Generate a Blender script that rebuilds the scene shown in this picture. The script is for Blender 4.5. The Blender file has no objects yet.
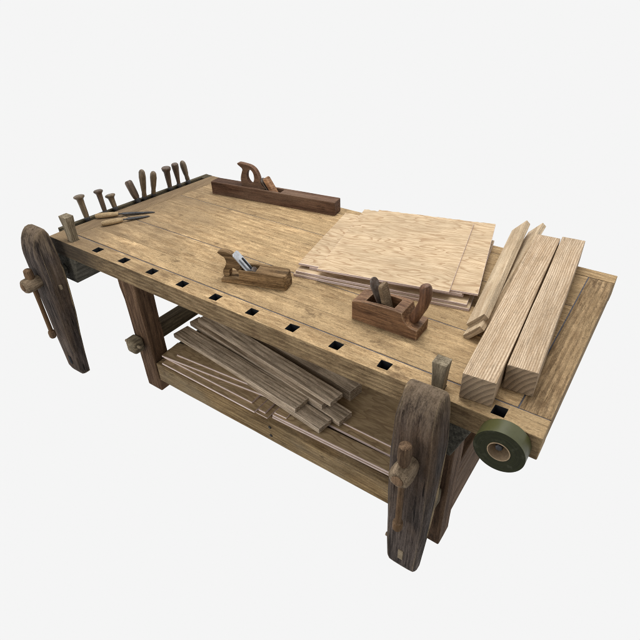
import bpy, bmesh, math, random
from mathutils import Vector, Matrix, noise, Euler

random.seed(7)
SC = bpy.context.scene
COL = SC.collection
T = 0.6                                   # height of the bench top above the ground the feet stand on

# ------------------------------------------------------------------ node helpers
class NT:
    def __init__(s, tree):
        s.t = tree; s.n = tree.nodes; s.l = tree.links
    def new(s, typ, **kw):
        nd = s.n.new(typ)
        for k, v in kw.items(): setattr(nd, k, v)
        return nd
    def put(s, sock, val):
        if isinstance(val, bpy.types.NodeSocket): s.l.new(val, sock)
        elif val is not None:
            if isinstance(val, (tuple, list)) and len(val) == 3 and sock.type == 'RGBA': val = (*val, 1)
            sock.default_value = val
    def math(s, op, a, b=None, c=None, clamp=False):
        nd = s.new('ShaderNodeMath', operation=op, use_clamp=clamp)
        s.put(nd.inputs[0], a)
        if b is not None: s.put(nd.inputs[1], b)
        if c is not None: s.put(nd.inputs[2], c)
        return nd.outputs[0]
    def mix(s, f, a, b, mode='MIX'):
        nd = s.new('ShaderNodeMix', data_type='RGBA', blend_type=mode)
        nd.clamp_factor = True
        s.put(nd.inputs[0], f); s.put(nd.inputs[6], a); s.put(nd.inputs[7], b)
        return nd.outputs[2]
    def rng(s, v, a, b, c=0.0, d=1.0, smooth=True):
        nd = s.new('ShaderNodeMapRange', interpolation_type='SMOOTHSTEP' if smooth else 'LINEAR')
        nd.clamp = True
        for i, x in enumerate((v, a, b, c, d)): s.put(nd.inputs[i], x)
        return nd.outputs[0]
    def xyz(s, x, y, z):
        nd = s.new('ShaderNodeCombineXYZ')
        s.put(nd.inputs[0], x); s.put(nd.inputs[1], y); s.put(nd.inputs[2], z)
        return nd.outputs[0]
    def noise(s, vec, w, scale=1.0, detail=4.0, rough=0.6, dist=0.0):
        nd = s.new('ShaderNodeTexNoise', noise_dimensions='4D')
        s.put(nd.inputs['Vector'], vec); s.put(nd.inputs['W'], w)
        nd.inputs['Scale'].default_value = scale; nd.inputs['Detail'].default_value = detail
        nd.inputs['Roughness'].default_value = rough; nd.inputs['Distortion'].default_value = dist
        return nd.outputs[0]

def base_mat(name):
    m = bpy.data.materials.new(name); m.use_nodes = True
    nt = m.node_tree; nt.nodes.clear()
    N = NT(nt)
    out = N.new('ShaderNodeOutputMaterial'); b = N.new('ShaderNodeBsdfPrincipled')
    N.l.new(b.outputs[0], out.inputs[0])
    return m, N, b

def coords(N, axis):
    tc = N.new('ShaderNodeTexCoord'); sp = N.new('ShaderNodeSeparateXYZ')
    N.l.new(tc.outputs['Object'], sp.inputs[0])
    x, y, z = sp.outputs
    a, v, w = {'X': (x, y, z), 'Y': (y, x, z), 'Z': (z, x, y)}[axis]
    oi = N.new('ShaderNodeObjectInfo'); ge = N.new('ShaderNodeNewGeometry')
    R = N.math('FRACT', N.math('ADD', N.math('MULTIPLY', oi.outputs['Random'], 17.31),
                               N.math('MULTIPLY', ge.outputs['Random Per Island'], 3.77)))
    return a, v, w, R, ge

def edge_mask(N, ge, radius):
    bv = N.new('ShaderNodeBevel'); bv.samples = 6; bv.inputs['Radius'].default_value = radius
    dt = N.new('ShaderNodeVectorMath', operation='DOT_PRODUCT')
    N.l.new(bv.outputs[0], dt.inputs[0]); N.l.new(ge.outputs['True Normal'], dt.inputs[1])
    return N.rng(dt.outputs['Value'], 0.985, 0.80)

def wood(name, dark, light, axis='X', ring=0.35, freq=110.0, ringcol=None, fiber=1.0, blotch=0.5, stain=None,
         stain_amt=0.35, var=0.25, edge=None, edge_amt=0.5, rough=0.75, bump=0.35, centre=(0.03, 0.06), jitter=0.12,
         crack=0.5, along=1.0, spec=.09, hue=None, edge_r=0.006, grime=None, left_grey=None, warpk=.022, fa=5.0, fleck=.35, grit=.25, endk=None, topworn=None):
    m, N, b = base_mat(name)
    a, v, w, R, ge = coords(N, axis)
    W = N.math('MULTIPLY', R, 61.0)
    a = N.math('MULTIPLY', a, along)
    # fibres along the grain
    f1 = N.noise(N.xyz(N.math('MULTIPLY', a, fa), N.math('MULTIPLY', v, 75.0), N.math('MULTIPLY', w, 75.0)), W, 1, 5, .62)
    f2 = N.noise(N.xyz(N.math('MULTIPLY', a, 22.0), N.math('MULTIPLY', v, 330.0), N.math('MULTIPLY', w, 330.0)), W, 1, 3, .6)
    fb = N.math('ADD', N.math('MULTIPLY', f1, .65), N.math('MULTIPLY', f2, .35))
    fb = N.rng(fb, .34, .66)
    # growth rings about a pith line that runs a little off the axis
    warp = N.noise(N.xyz(N.math('MULTIPLY', a, 2.2), N.math('MULTIPLY', v, 9.0), N.math('MULTIPLY', w, 9.0)), W, 1, 3, .5)
    R2 = N.math('FRACT', N.math('MULTIPLY', R, 7.13))
    R3 = N.math('FRACT', N.math('MULTIPLY', R, 13.7))
    vv = N.math('ADD', v, N.math('ADD', centre[0], N.math('MULTIPLY', N.math('SUBTRACT', R2, .5), jitter)))
    ww = N.math('ADD', w, N.math('ADD', centre[1], N.math('MULTIPLY', R3, jitter * .4)))
    ww = N.math('ADD', ww, N.math('MULTIPLY', a, .02))
    rr = N.math('SQRT', N.math('ADD', N.math('MULTIPLY', vv, vv), N.math('MULTIPLY', ww, ww)))
    rr = N.math('ADD', rr, N.math('MULTIPLY', warp, warpk))
    s = N.math('FRACT', N.math('MULTIPLY', rr, freq))
    rg = N.math('MULTIPLY', N.rng(s, .25, .82), N.rng(s, 1.0, .9))
    blo = N.noise(N.xyz(N.math('MULTIPLY', a, 3.5), N.math('MULTIPLY', v, 9.0), N.math('MULTIPLY', w, 9.0)), N.math('ADD', W, 5.0), 1, 6, .65)
    col = N.mix(N.math('MULTIPLY', fb, fiber), dark, light)
    rc = ringcol or tuple(x * .45 for x in dark)
    rgm = N.math('MULTIPLY', rg, N.math('MULTIPLY', ring, N.rng(blo, .2, .7, .55, 1.0)))
    col = N.mix(rgm, col, rc)
    # blotchy value and per-piece value
    vb = N.rng(blo, .28, .72, 1.0 - blotch * .6, 1.0 + blotch * .42, smooth=False)
    vr = N.math('ADD', 1.0 - var / 2, N.math('MULTIPLY', R3, var))
    val = N.math('MULTIPLY', vb, vr)
    vc = N.new('ShaderNodeCombineColor')
    for i in range(3): N.put(vc.inputs[i], val)
    col = N.mix(1.0, col, vc.outputs[0], 'MULTIPLY')
    if hue:
        hm = N.noise(N.xyz(N.math('MULTIPLY', a, 2.0), N.math('MULTIPLY', v, 5.0), N.math('MULTIPLY', w, 5.0)), N.math('ADD', W, 19.0), 1, 4, .6)
        col = N.mix(N.rng(hm, .45, .68, 0, .75), col, hue)
    # short dark flecks, pores and fine grit
    fk = N.noise(N.xyz(N.math('MULTIPLY', a, 30.0), N.math('MULTIPLY', v, 240.0), N.math('MULTIPLY', w, 240.0)), N.math('ADD', W, 31.0), 1, 3, .7)
    fkm = N.math('MULTIPLY', N.rng(fk, .54, .66), fleck)
    col = N.mix(fkm, col, tuple(x * .42 for x in dark))
    gr = N.noise(N.xyz(N.math('MULTIPLY', a, 170.0), N.math('MULTIPLY', v, 420.0), N.math('MULTIPLY', w, 420.0)), N.math('ADD', W, 37.0), 1, 2, .7)
    gv_ = N.rng(gr, .3, .7, 1 - grit, 1 + grit, smooth=False)
    vc = N.new('ShaderNodeCombineColor')
    for i in range(3): N.put(vc.inputs[i], gv_)
    col = N.mix(1.0, col, vc.outputs[0], 'MULTIPLY')
    # dark stains, dents and long checks
    st = N.noise(N.xyz(N.math('MULTIPLY', a, 14.0), N.math('MULTIPLY', v, 26.0), N.math('MULTIPLY', w, 26.0)), N.math('ADD', W, 9.0), 1, 7, .7)
    stm = N.math('MULTIPLY', N.rng(st, .56, .68), stain_amt)
    col = N.mix(stm, col, stain or tuple(x * .35 for x in dark))
    ck = N.noise(N.xyz(N.math('MULTIPLY', a, 6.0), N.math('MULTIPLY', v, 150.0), N.math('MULTIPLY', w, 150.0)), N.math('ADD', W, 23.0), 1, 2, .5)
    ckm = N.math('MULTIPLY', N.rng(ck, .655, .70), crack)
    col = N.mix(ckm, col, tuple(x * .18 for x in dark))
    if grime:
        gm = N.noise(N.xyz(N.math('MULTIPLY', a, 9.0), N.math('MULTIPLY', v, 20.0), N.math('MULTIPLY', w, 20.0)), N.math('ADD', W, 41.0), 1, 6, .7)
        col = N.mix(N.rng(gm, .48, .62, 0, grime[1]), col, grime[0])
    if left_grey:      # the worn, weathered end of the top
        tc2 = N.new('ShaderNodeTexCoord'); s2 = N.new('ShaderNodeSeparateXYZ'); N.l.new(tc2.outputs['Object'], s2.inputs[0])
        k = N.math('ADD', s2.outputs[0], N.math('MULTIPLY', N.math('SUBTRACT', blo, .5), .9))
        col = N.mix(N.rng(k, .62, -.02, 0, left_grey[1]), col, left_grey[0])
    if endk:           # sawn end grain drinks in dirt and reads darker
        vt = N.new('ShaderNodeVectorTransform', vector_type='NORMAL', convert_from='WORLD', convert_to='OBJECT')
        N.l.new(ge.outputs['True Normal'], vt.inputs[0]); s3 = N.new('ShaderNodeSeparateXYZ'); N.l.new(vt.outputs[0], s3.inputs[0])
        ek = N.rng(N.math('ABSOLUTE', s3.outputs[0]), .6, .85)
        se = N.math('FRACT', N.math('MULTIPLY', rr, 78.0))
        er = N.math('MULTIPLY', N.rng(se, .1, .85), N.rng(se, 1.0, .9))
        ec = N.mix(N.math('MULTIPLY', er, .8), tuple(q * 1.25 for q in endk[0]), tuple(q * .42 for q in endk[0]))
        col = N.mix(N.math('MULTIPLY', ek, endk[1]), col, ec)
    if topworn:        # handled bare at the top
        tc3 = N.new('ShaderNodeTexCoord'); s4 = N.new('ShaderNodeSeparateXYZ'); N.l.new(tc3.outputs['Object'], s4.inputs[0])
        k2 = N.math('ADD', s4.outputs[2], N.math('MULTIPLY', N.math('SUBTRACT', fb, .5), .09))
        col = N.mix(N.math('MULTIPLY', N.rng(k2, .555, .69), topworn[1]), col, topworn[0])
    if edge:
        em = edge_mask(N, ge, edge_r)
        em = N.math('MULTIPLY', em, N.math('MULTIPLY', N.rng(st, .36, .60, .15, 1.0), edge_amt))
        col = N.mix(em, col, edge)
    N.put(b.inputs['Base Color'], col)
    N.put(b.inputs['Roughness'], N.rng(fb, 0, 1, rough + .12, rough - .08))
    b.inputs['Specular IOR Level'].default_value = spec
    h = N.math('SUBTRACT', N.math('ADD', N.math('MULTIPLY', fb, .5), N.math('MULTIPLY', rg, -.35 * ring)),
               N.math('ADD', N.math('ADD', N.math('MULTIPLY', ckm, .9), N.math('MULTIPLY', fkm, .6)), N.math('MULTIPLY', stm, .25)))
    bp = N.new('ShaderNodeBump'); bp.inputs['Strength'].default_value = bump; bp.inputs['Distance'].default_value = .004
    N.put(bp.inputs['Height'], h); N.l.new(bp.outputs[0], b.inputs['Normal'])
    return m

def plywood(name, c1, c2, line):
    """rotary-cut face veneer: flame figure as contour lines of a stretched noise"""
    m, N, b = base_mat(name)
    a, v, w, R, ge = coords(N, 'X')
    W = N.math('MULTIPLY', R, 47.0)
    n = N.noise(N.xyz(N.math('MULTIPLY', a, 3.6), N.math('MULTIPLY', v, 15.0), 0.0), W, 1, 2.2, .5, .2)
    s = N.math('FRACT', N.math('ADD', N.math('MULTIPLY', n, 12.0), N.math('MULTIPLY', N.noise(N.xyz(N.math('MULTIPLY', a, 30.0), N.math('MULTIPLY', v, 70.0), 0.0), W, 1, 2, .5), .35)))
    rg = N.math('MULTIPLY', N.rng(s, .50, .93), N.rng(s, 1.0, .95))
    n2 = N.noise(N.xyz(N.math('MULTIPLY', a, 22.0), N.math('MULTIPLY', v, 130.0), 0.0), W, 1, 5, .65, .3)
    bl = N.noise(N.xyz(N.math('MULTIPLY', a, 5.0), N.math('MULTIPLY', v, 9.0), 0.0), N.math('ADD', W, 3.0), 1, 4, .6)
    col = N.mix(N.rng(n2, .32, .68), c1, c2)
    brk = N.rng(n2, .26, .52)
    col = N.mix(N.math('MULTIPLY', rg, N.math('MULTIPLY', N.rng(bl, .3, .65, .30, .68), brk)), col, line)
    val = N.math('MULTIPLY', N.rng(bl, .3, .7, .88, 1.1), N.math('ADD', .92, N.math('MULTIPLY', R, .14)))
    vc = N.new('ShaderNodeCombineColor')
    for i in range(3): N.put(vc.inputs[i], val)
    col = N.mix(1.0, col, vc.outputs[0], 'MULTIPLY')
    N.put(b.inputs['Base Color'], col); b.inputs['Roughness'].default_value = .72
    b.inputs['Specular IOR Level'].default_value = .08
    bp = N.new('ShaderNodeBump'); bp.inputs['Strength'].default_value = .3; bp.inputs['Distance'].default_value = .003
    N.put(bp.inputs['Height'], N.math('SUBTRACT', n2, N.math('MULTIPLY', rg, .5))); N.l.new(bp.outputs[0], b.inputs['Normal'])
    return m

def ply_edge(name, c1, c2, th):
    m, N, b = base_mat(name)
    a, v, w, R, ge = coords(N, 'X')
    s = N.math('FRACT', N.math('ADD', N.math('MULTIPLY', w, 1.5 / th), .1))
    n = N.noise(N.xyz(N.math('MULTIPLY', a, 40.0), N.math('MULTIPLY', v, 40.0), N.math('MULTIPLY', w, 300.0)), R, 1, 4, .6)
    col = N.mix(N.rng(n, .3, .7), c1, tuple(x * 1.35 for x in c1))
    col = N.mix(N.math('MULTIPLY', N.rng(s, .5, .72), N.rng(n, .2, .6, .5, 1.0)), col, c2)
    N.put(b.inputs['Base Color'], col); b.inputs['Roughness'].default_value = .85
    b.inputs['Specular IOR Level'].default_value = .2
    return m

def plain(name, col, rough=.5, metal=0.0, var=.3, scale=60, spec=.4, col2=None, bump=.1):
    m, N, b = base_mat(name)
    tc = N.new('ShaderNodeTexCoord'); oi = N.new('ShaderNodeObjectInfo')
    n = N.noise(tc.outputs['Object'], N.math('MULTIPLY', oi.outputs['Random'], 30.0), scale, 5, .65)
    c2 = col2 or tuple(x * (1 - var) for x in col)
    N.put(b.inputs['Base Color'], N.mix(N.rng(n, .35, .65), col, c2))
    N.put(b.inputs['Roughness'], N.rng(n, .3, .7, max(rough - .1, .05), min(rough + .12, 1)))
    b.inputs['Metallic'].default_value = metal; b.inputs['Specular IOR Level'].default_value = spec
    bp = N.new('ShaderNodeBump'); bp.inputs['Strength'].default_value = bump; bp.inputs['Distance'].default_value = .001
    N.put(bp.inputs['Height'], n); N.l.new(bp.outputs[0], b.inputs['Normal'])
    return m

M = {}
GREY_TAN = (.19, .15, .105)
TOPA = dict(dark=(.32, .208, .106), light=(.65, .468, .26), ring=.36, freq=70, fiber=.85, blotch=.62, stain=(.10, .062, .034), stain_amt=.68, fa=16.0, fleck=.5, grit=.28, warpk=.045,
            var=.16, edge=(.50, .37, .20), edge_amt=.5, crack=.45, bump=.4, hue=(.36, .255, .14), grime=((.22, .145, .078), .25), left_grey=((.185, .132, .083), .70))
M['top_x'] = wood('bench_top_wood', axis='X', **TOPA)
TOPC = dict(TOPA, dark=(.19, .122, .064), light=(.47, .33, .185), stain_amt=.8, ring=.5)
M['top_f'] = wood('bench_front_face_shaded', axis='X', **dict(TOPA, dark=(.145, .095, .050), light=(.42, .30, .165), stain_amt=.9, ring=.5, left_grey=((.048, .040, .033), .88)))  # stained front face; darker than the top wood, shade put into its colour
M['top_y'] = wood('bench_cleat_wood', axis='Y', **TOPC)
M['rim'] = wood('rack_rim_wood', (.055, .046, .03), (.12, .10, .065), axis='Y', ring=.2, edge=(.3, .25, .17), edge_amt=.4)
M['leg'] = wood('leg_wood', (.048, .027, .017), (.185, .112, .066), axis='Z', ring=.25, freq=90, stain_amt=.5, hue=(.15, .088, .05), edge=(.30, .21, .135), edge_amt=.7, edge_r=.005)
M['leg_y'] = wood('end_panel_wood', (.075, .043, .025), (.21, .13, .078), axis='Y', ring=.3, freq=70, stain_amt=.5, hue=(.13, .075, .042), edge=(.24, .165, .10), edge_amt=.5)
M['jaw'] = wood('vise_jaw_wood', (.022, .018, .017), (.142, .112, .096), axis='Z', ring=.35, freq=130, blotch=.8, stain_amt=.5, stain=(.018, .014, .013),
                topworn=((.25, .18, .11), .45), hue=(.12, .075, .045), edge=(.46, .35, .21), edge_amt=.95, edge_r=.014, crack=.8, bump=.6, var=.15)
M['hub'] = wood('vise_hub_wood', (.115, .082, .052), (.37, .28, .19), axis='Y', ring=.3, edge=(.32, .23, .14), edge_amt=.5, stain_amt=.4)
M['handle'] = wood('vise_handle_wood', (.078, .048, .030), (.25, .162, .098), axis='Z', ring=.2, stain_amt=.5, hue=(.13, .075, .035))
M['block'] = wood('vise_block_wood', (.055, .052, .042), (.19, .175, .14), axis='Y', ring=.3, edge=(.2, .17, .12), edge_amt=.4)
M['tenon'] = wood('tenon_wood', (.085, .068, .045), (.28, .225, .15), axis='Y', ring=.3, edge=(.34, .28, .18), edge_amt=.6)
M['stretch'] = wood('stretcher_wood', (.06, .048, .030), (.18, .145, .092), axis='Y', ring=.3, edge=(.26, .22, .15), edge_amt=.5)
M['rail'] = wood('shelf_rail_wood', (.15, .092, .042), (.43, .30, .15), axis='X', ring=.4, freq=75, stain_amt=.85, blotch=.8, edge=(.44, .33, .2), edge_amt=.4, hue=(.25, .20, .13), left_grey=((.13, .098, .07), .75))
M['shelf'] = wood('shelf_wood', (.165, .108, .055), (.40, .27, .15), axis='X', ring=.45, freq=60, stain_amt=.4)
M['fir'] = wood('fir_beam_wood', (.42, .305, .195), (.65, .52, .375), axis='X', ring=.74, freq=275, ringcol=(.24, .15, .085), blotch=.32, stain_amt=.3, var=.08, warpk=.017,
                crack=.3, bump=.4, centre=(.085, .045), jitter=.15, grit=.2, fleck=.3, endk=((.27, .20, .135), .82), fiber=1.0, edge=(.62, .5, .36), edge_amt=.35, edge_r=.004)
M['lath'] = wood('pale_lath_wood', (.38, .285, .18), (.62, .50, .35), axis='X', ring=.35, freq=130, ringcol=(.26, .16, .085), blotch=.3, stain_amt=.3, var=.1,
                 bump=.25, edge=(.66, .53, .38), edge_amt=.6, edge_r=.004, hue=(.33, .26, .18), endk=((.24, .18, .12), .7))
M['board'] = wood('old_board_wood', (.28, .215, .15), (.73, .595, .45), axis='X', ring=.55, freq=120, ringcol=(.085, .055, .032), blotch=.4, stain_amt=.35, var=.2,
                  bump=.4, edge=(.85, .74, .60), edge_amt=1.0, edge_r=.006)
M['ply'] = plywood('plywood_face', (.43, .315, .195), (.58, .45, .30), (.25, .14, .07))
M['ply_e'] = ply_edge('plywood_edge', (.66, .55, .52), (.30, .225, .20), .009)
M['ply_low'] = plywood('old_plywood_face', (.28, .20, .11), (.42, .31, .185), (.15, .095, .05))
M['ply_low_e'] = ply_edge('old_plywood_edge', (.68, .56, .52), (.44, .345, .31), .016)
M['jointer'] = wood('dark_plane_wood', (.062, .030, .018), (.205, .112, .070), axis='X', ring=.3, freq=120, stain_amt=.5, stain=(.02, .012, .008), edge=(.33, .21, .14), edge_amt=.7, blotch=.95, hue=(.17, .11, .075), rough=.6)
M['scrub'] = wood('red_plane_wood', (.115, .052, .025), (.36, .20, .105), axis='X', ring=.3, freq=130, stain_amt=.5, stain=(.035, .018, .01), edge=(.60, .42, .27), edge_amt=.95, blotch=.95, rough=.5, edge_r=.006, spec=.2)
M['horn'] = wood('horn_wood', (.09, .040, .020), (.20, .10, .055), axis='Z', ring=.25, freq=140, stain_amt=.35, blotch=.6, rough=.45, spec=.3)
M['smooth'] = wood('brown_plane_wood', (.082, .046, .020), (.34, .22, .112), axis='X', ring=.35, freq=120, stain_amt=.7, stain=(.035, .021, .01), edge=(.36, .26, .15), edge_amt=.6, blotch=.9, rough=.6, edge_r=.004)
M['wedge'] = wood('plane_wedge_wood', (.15, .10, .06), (.29, .21, .13), axis='X', ring=.3, freq=150, edge=(.4, .3, .2), edge_amt=.5)
M['dog'] = wood('bench_dog_wood', (.14, .112, .075), (.36, .30, .21), axis='Z', ring=.4, freq=140, edge=(.38, .32, .23), edge_amt=.7, edge_r=.004, stain_amt=.5)
M['grip_dark'] = wood('dark_tool_handle', (.050, .034, .024), (.165, .112, .076), axis='Z', ring=.3, freq=200, stain_amt=.5, rough=.42, spec=.35)
M['grip_tan'] = wood('tan_tool_handle', (.072, .052, .033), (.225, .165, .105), axis='Z', ring=.3, freq=200, stain_amt=.4, rough=.42, spec=.35)
M['grip_pale'] = wood('pale_file_handle', (.33, .23, .125), (.52, .39, .235), axis='X', ring=.25, freq=180, stain_amt=.3, rough=.5)
M['iron_dark'] = plain('dark_tool_steel', (.085, .085, .09), .45, .75, .4, 90)
M['iron_worn'] = plain('worn_plane_iron', (.16, .14, .125), .5, .6, .45, 70, col2=(.09, .06, .045))
M['steel'] = plain('bright_plane_iron', (.66, .69, .73), .30, .9, .3, 35, col2=(.42, .43, .44))
M['slate'] = plain('dark_joint_filler', (.055, .060, .085), .8, 0, .5, 150, col2=(.125, .12, .14))
M['black'] = plain('slot_shade_black', (.012, .014, .018), .9, 0, .2, 40)  # near-black that stands in for the shade inside holes and slots
M['bolt'] = plain('dark_bolt', (.035, .03, .028), .6, .5, .4, 120)
M['tape'] = plain('olive_tape', (.066, .068, .023), .42, 0, .18, 25, spec=.45, bump=.03)
M['tape_side'] = plain('olive_tape_side', (.022, .027, .011), .7, 0, .25, 60, spec=.25, bump=.1)
def wound(name, col):
    m, N, b = base_mat(name)
    tc = N.new('ShaderNodeTexCoord'); sp_ = N.new('ShaderNodeSeparateXYZ'); N.l.new(tc.outputs['Object'], sp_.inputs[0])
    x, y, z = sp_.outputs
    r = N.math('SQRT', N.math('ADD', N.math('MULTIPLY', x, x), N.math('MULTIPLY', z, z)))
    n = N.noise(N.xyz(N.math('MULTIPLY', r, 900.0), N.math('MULTIPLY', x, 8.0), N.math('MULTIPLY', z, 8.0)), 3.0, 1, 4, .7)
    n2 = N.noise(tc.outputs['Object'], 5.0, 45, 5, .65)
    c = N.mix(N.rng(n, .3, .7), tuple(q * .55 for q in col), tuple(q * 1.5 for q in col))
    c = N.mix(N.rng(n2, .52, .72, 0, .5), c, (.075, .075, .05))
    N.put(b.inputs['Base Color'], c); b.inputs['Roughness'].default_value = .6; b.inputs['Specular IOR Level'].default_value = .2
    bp = N.new('ShaderNodeBump'); bp.inputs['Strength'].default_value = .35; bp.inputs['Distance'].default_value = .0008
    N.put(bp.inputs['Height'], n); N.l.new(bp.outputs[0], b.inputs['Normal'])
    return m
M['tape_side'] = wound('olive_tape_side_wound', (.019, .021, .0075))
M['card'] = plain('cardboard_core', (.42, .31, .20), .85, 0, .3, 90, spec=.2)
M['pin'] = wood('pale_pin_wood', (.22, .17, .115), (.36, .29, .20), axis='X', ring=.2)

# ------------------------------------------------------------------ mesh helpers
def V(*a): return Vector(a)

def link(name, bm, mats, parent=None, mtx=None, bevel=0.0, segs=2, smooth=False, jig=0.0, jscale=9.0, seed=0.0):
    if jig:
        for v in bm.verts:
            n = noise.noise_vector(v.co * jscale + V(seed, seed * 1.7, 0)); v.co += n * jig
    bmesh.ops.recalc_face_normals(bm, faces=bm.faces)
    me = bpy.data.meshes.new(name); bm.to_mesh(me); bm.free()
    for mt in (mats if isinstance(mats, (list, tuple)) else [mats]): me.materials.append(mt)
    if smooth:
        for p in me.polygons: p.use_smooth = True
    o = bpy.data.objects.new(name, me); COL.objects.link(o)
    if parent is not None: o.parent = parent
    if mtx is not None: o.matrix_local = mtx
    if bevel:
        md = o.modifiers.new('soft_edges', 'BEVEL'); md.width = bevel; md.segments = segs
        md.limit_method = 'ANGLE'; md.angle_limit = math.radians(32); md.harden_normals = False
        if smooth: pass
    if smooth:
        try: me.set_sharp_from_angle(angle=math.radians(40))
        except Exception: pass
    return o

def thing(name, label, cat, loc, rz=0, group=None):
    o = bpy.data.objects.new(name, None); COL.objects.link(o)
    o.empty_display_size = .05
    o.location = loc; o.rotation_euler = (0, 0, rz)
    tag(o, label, cat, group); return o

def tag(o, label, cat, group=None):
    o['label'] = label; o['category'] = cat
    if group: o['group'] = group
    return o

def box(bm, lo, hi, n=(1, 1, 1)):
    """a closed box with n cells along each axis"""
    nx, ny, nz = n
    vs = {}
    def vert(i, j, k):
        if (i, j, k) not in vs:
            vs[i, j, k] = bm.verts.new((lo[0] + (hi[0] - lo[0]) * i / nx, lo[1] + (hi[1] - lo[1]) * j / ny, lo[2] + (hi[2] - lo[2]) * k / nz))
        return vs[i, j, k]
    for i in range(nx):
        for j in range(ny):
            for k in (0, nz):
                f = [vert(i, j, k), vert(i + 1, j, k), vert(i + 1, j + 1, k), vert(i, j + 1, k)]
                bm.faces.new(f if k else f[::-1])
    for i in range(nx):
        for k in range(nz):
            for j in (0, ny):
                f = [vert(i, j, k), vert(i + 1, j, k), vert(i + 1, j, k + 1), vert(i, j, k + 1)]
                bm.faces.new(f[::-1] if j else f)
    for j in range(ny):
        for k in range(nz):
            for i in (0, nx):
                f = [vert(i, j, k), vert(i, j + 1, k), vert(i, j + 1, k + 1), vert(i, j, k + 1)]
                bm.faces.new(f if i else f[::-1])

def prism(bm, pts, z0, z1, ax='Z'):
    """polygon pts extruded along an axis: 'Z' (x,y), 'Y' (x,z), 'X' (y,z)"""
    def p(a, b, c): return {'Z': (a, b, c), 'Y': (a, c, b), 'X': (c, a, b)}[ax]
    lo = [bm.verts.new(p(a, b, z0)) for a, b in pts]; hi = [bm.verts.new(p(a, b, z1)) for a, b in pts]
    bm.faces.new(lo[::-1]); bm.faces.new(hi)
    n = len(pts)
    for i in range(n): bm.faces.new([lo[i], lo[(i + 1) % n], hi[(i + 1) % n], hi[i]])

def ring_strip(bm, outer, inner, z0, z1, ax='Y'):
    """a closed outline with a closed hole (same vertex count), extruded"""
    def p(a, b, c): return {'Z': (a, b, c), 'Y': (a, c, b), 'X': (c, a, b)}[ax]
    n = len(outer)
    rows = [[bm.verts.new(p(a, b, z)) for a, b in poly] for poly, z in ((outer, z0), (inner, z0), (inner, z1), (outer, z1))]
    for r in range(4):
        A, B = rows[r], rows[(r + 1) % 4]
        for i in range(n): bm.faces.new([A[i], A[(i + 1) % n], B[(i + 1) % n], B[i]])

def lathe(bm, prof, p, q, seg=20, cap=True):
    """prof: (t along p->q in metres from p, radius)"""
    p = Vector(p); q = Vector(q); d = (q - p).normalized()
    u = d.orthogonal().normalized(); w = d.cross(u)
    rows = []
    for t, r in prof:
        rows.append([bm.verts.new(p + d * t + (u * math.cos(2 * math.pi * k / seg) + w * math.sin(2 * math.pi * k / seg)) * r) for k in range(seg)])
    for A, B in zip(rows, rows[1:]):
        for k in range(seg): bm.faces.new([A[k], A[(k + 1) % seg], B[(k + 1) % seg], B[k]])
    if cap:
        bm.faces.new(rows[0][::-1]); bm.faces.new(rows[-1])

def sweep(bm, pts, radii, seg=14, squash=1.0, side=V(0, 1, 0)):
    """round bar through pts; squash flattens it along side"""
    pts = [Vector(p) for p in pts]; rows = []
    for i, p in enumerate(pts):
        d = (pts[min(i + 1, len(pts) - 1)] - pts[max(i - 1, 0)]).normalized()
        s = (side - d * side.dot(d)).normalized(); u = d.cross(s)
        rows.append([bm.verts.new(p + s * math.cos(2 * math.pi * k / seg) * radii[i] * squash + u * math.sin(2 * math.pi * k / seg) * radii[i]) for k in range(seg)])
    for A, B in zip(rows, rows[1:]):
        for k in range(seg): bm.faces.new([A[k], A[(k + 1) % seg], B[(k + 1) % seg], B[k]])
    bm.faces.new(rows[0][::-1]); bm.faces.new(rows[-1])

def smooth_curve(pts, n=6):
    """closed Catmull-Rom through 2-D pts"""
    out = []; N_ = len(pts)
    for i in range(N_):
        p0, p1, p2, p3 = (Vector((*pts[(i + k - 1) % N_], 0)) for k in range(4))
        for j in range(n):
            t = j / n
            v = .5 * ((2 * p1) + (p2 - p0) * t + (2 * p0 - 5 * p1 + 4 * p2 - p3) * t * t + (3 * p1 - p0 - 3 * p2 + p3) * t ** 3)
            out.append((v.x, v.y))
    return out

# ------------------------------------------------------------------ the bench
BX, BY = 0.92, 0.41
bench = thing('workbench', 'long weathered joiner\'s workbench with two wooden leg vises, dog holes and a low shelf', 'workbench', (BX, BY, 0))
OFF = Matrix.Translation((-BX, -BY, 0))
def part(name, bm, mat, parent=None, **kw):
    """a part modelled in place; bench heights are given relative to the bench top"""
    for v in bm.verts: v.co.z += T
    if parent is None: return link(name, bm, mat, bench, OFF, **kw)
    return link(name, bm, mat, parent, Matrix.Identity(4), **kw)

XR, D, TH = 1.8516, 0.819, 0.069
def xe(y): return -.025 + .095 * y          # left edge of the top
def xi(y): return xe(y) + .078              # inner line of the left cleat
G = .0036
DOG0, DOGS, DOGY, HW = .0945, .15, .0316, .0155

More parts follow.
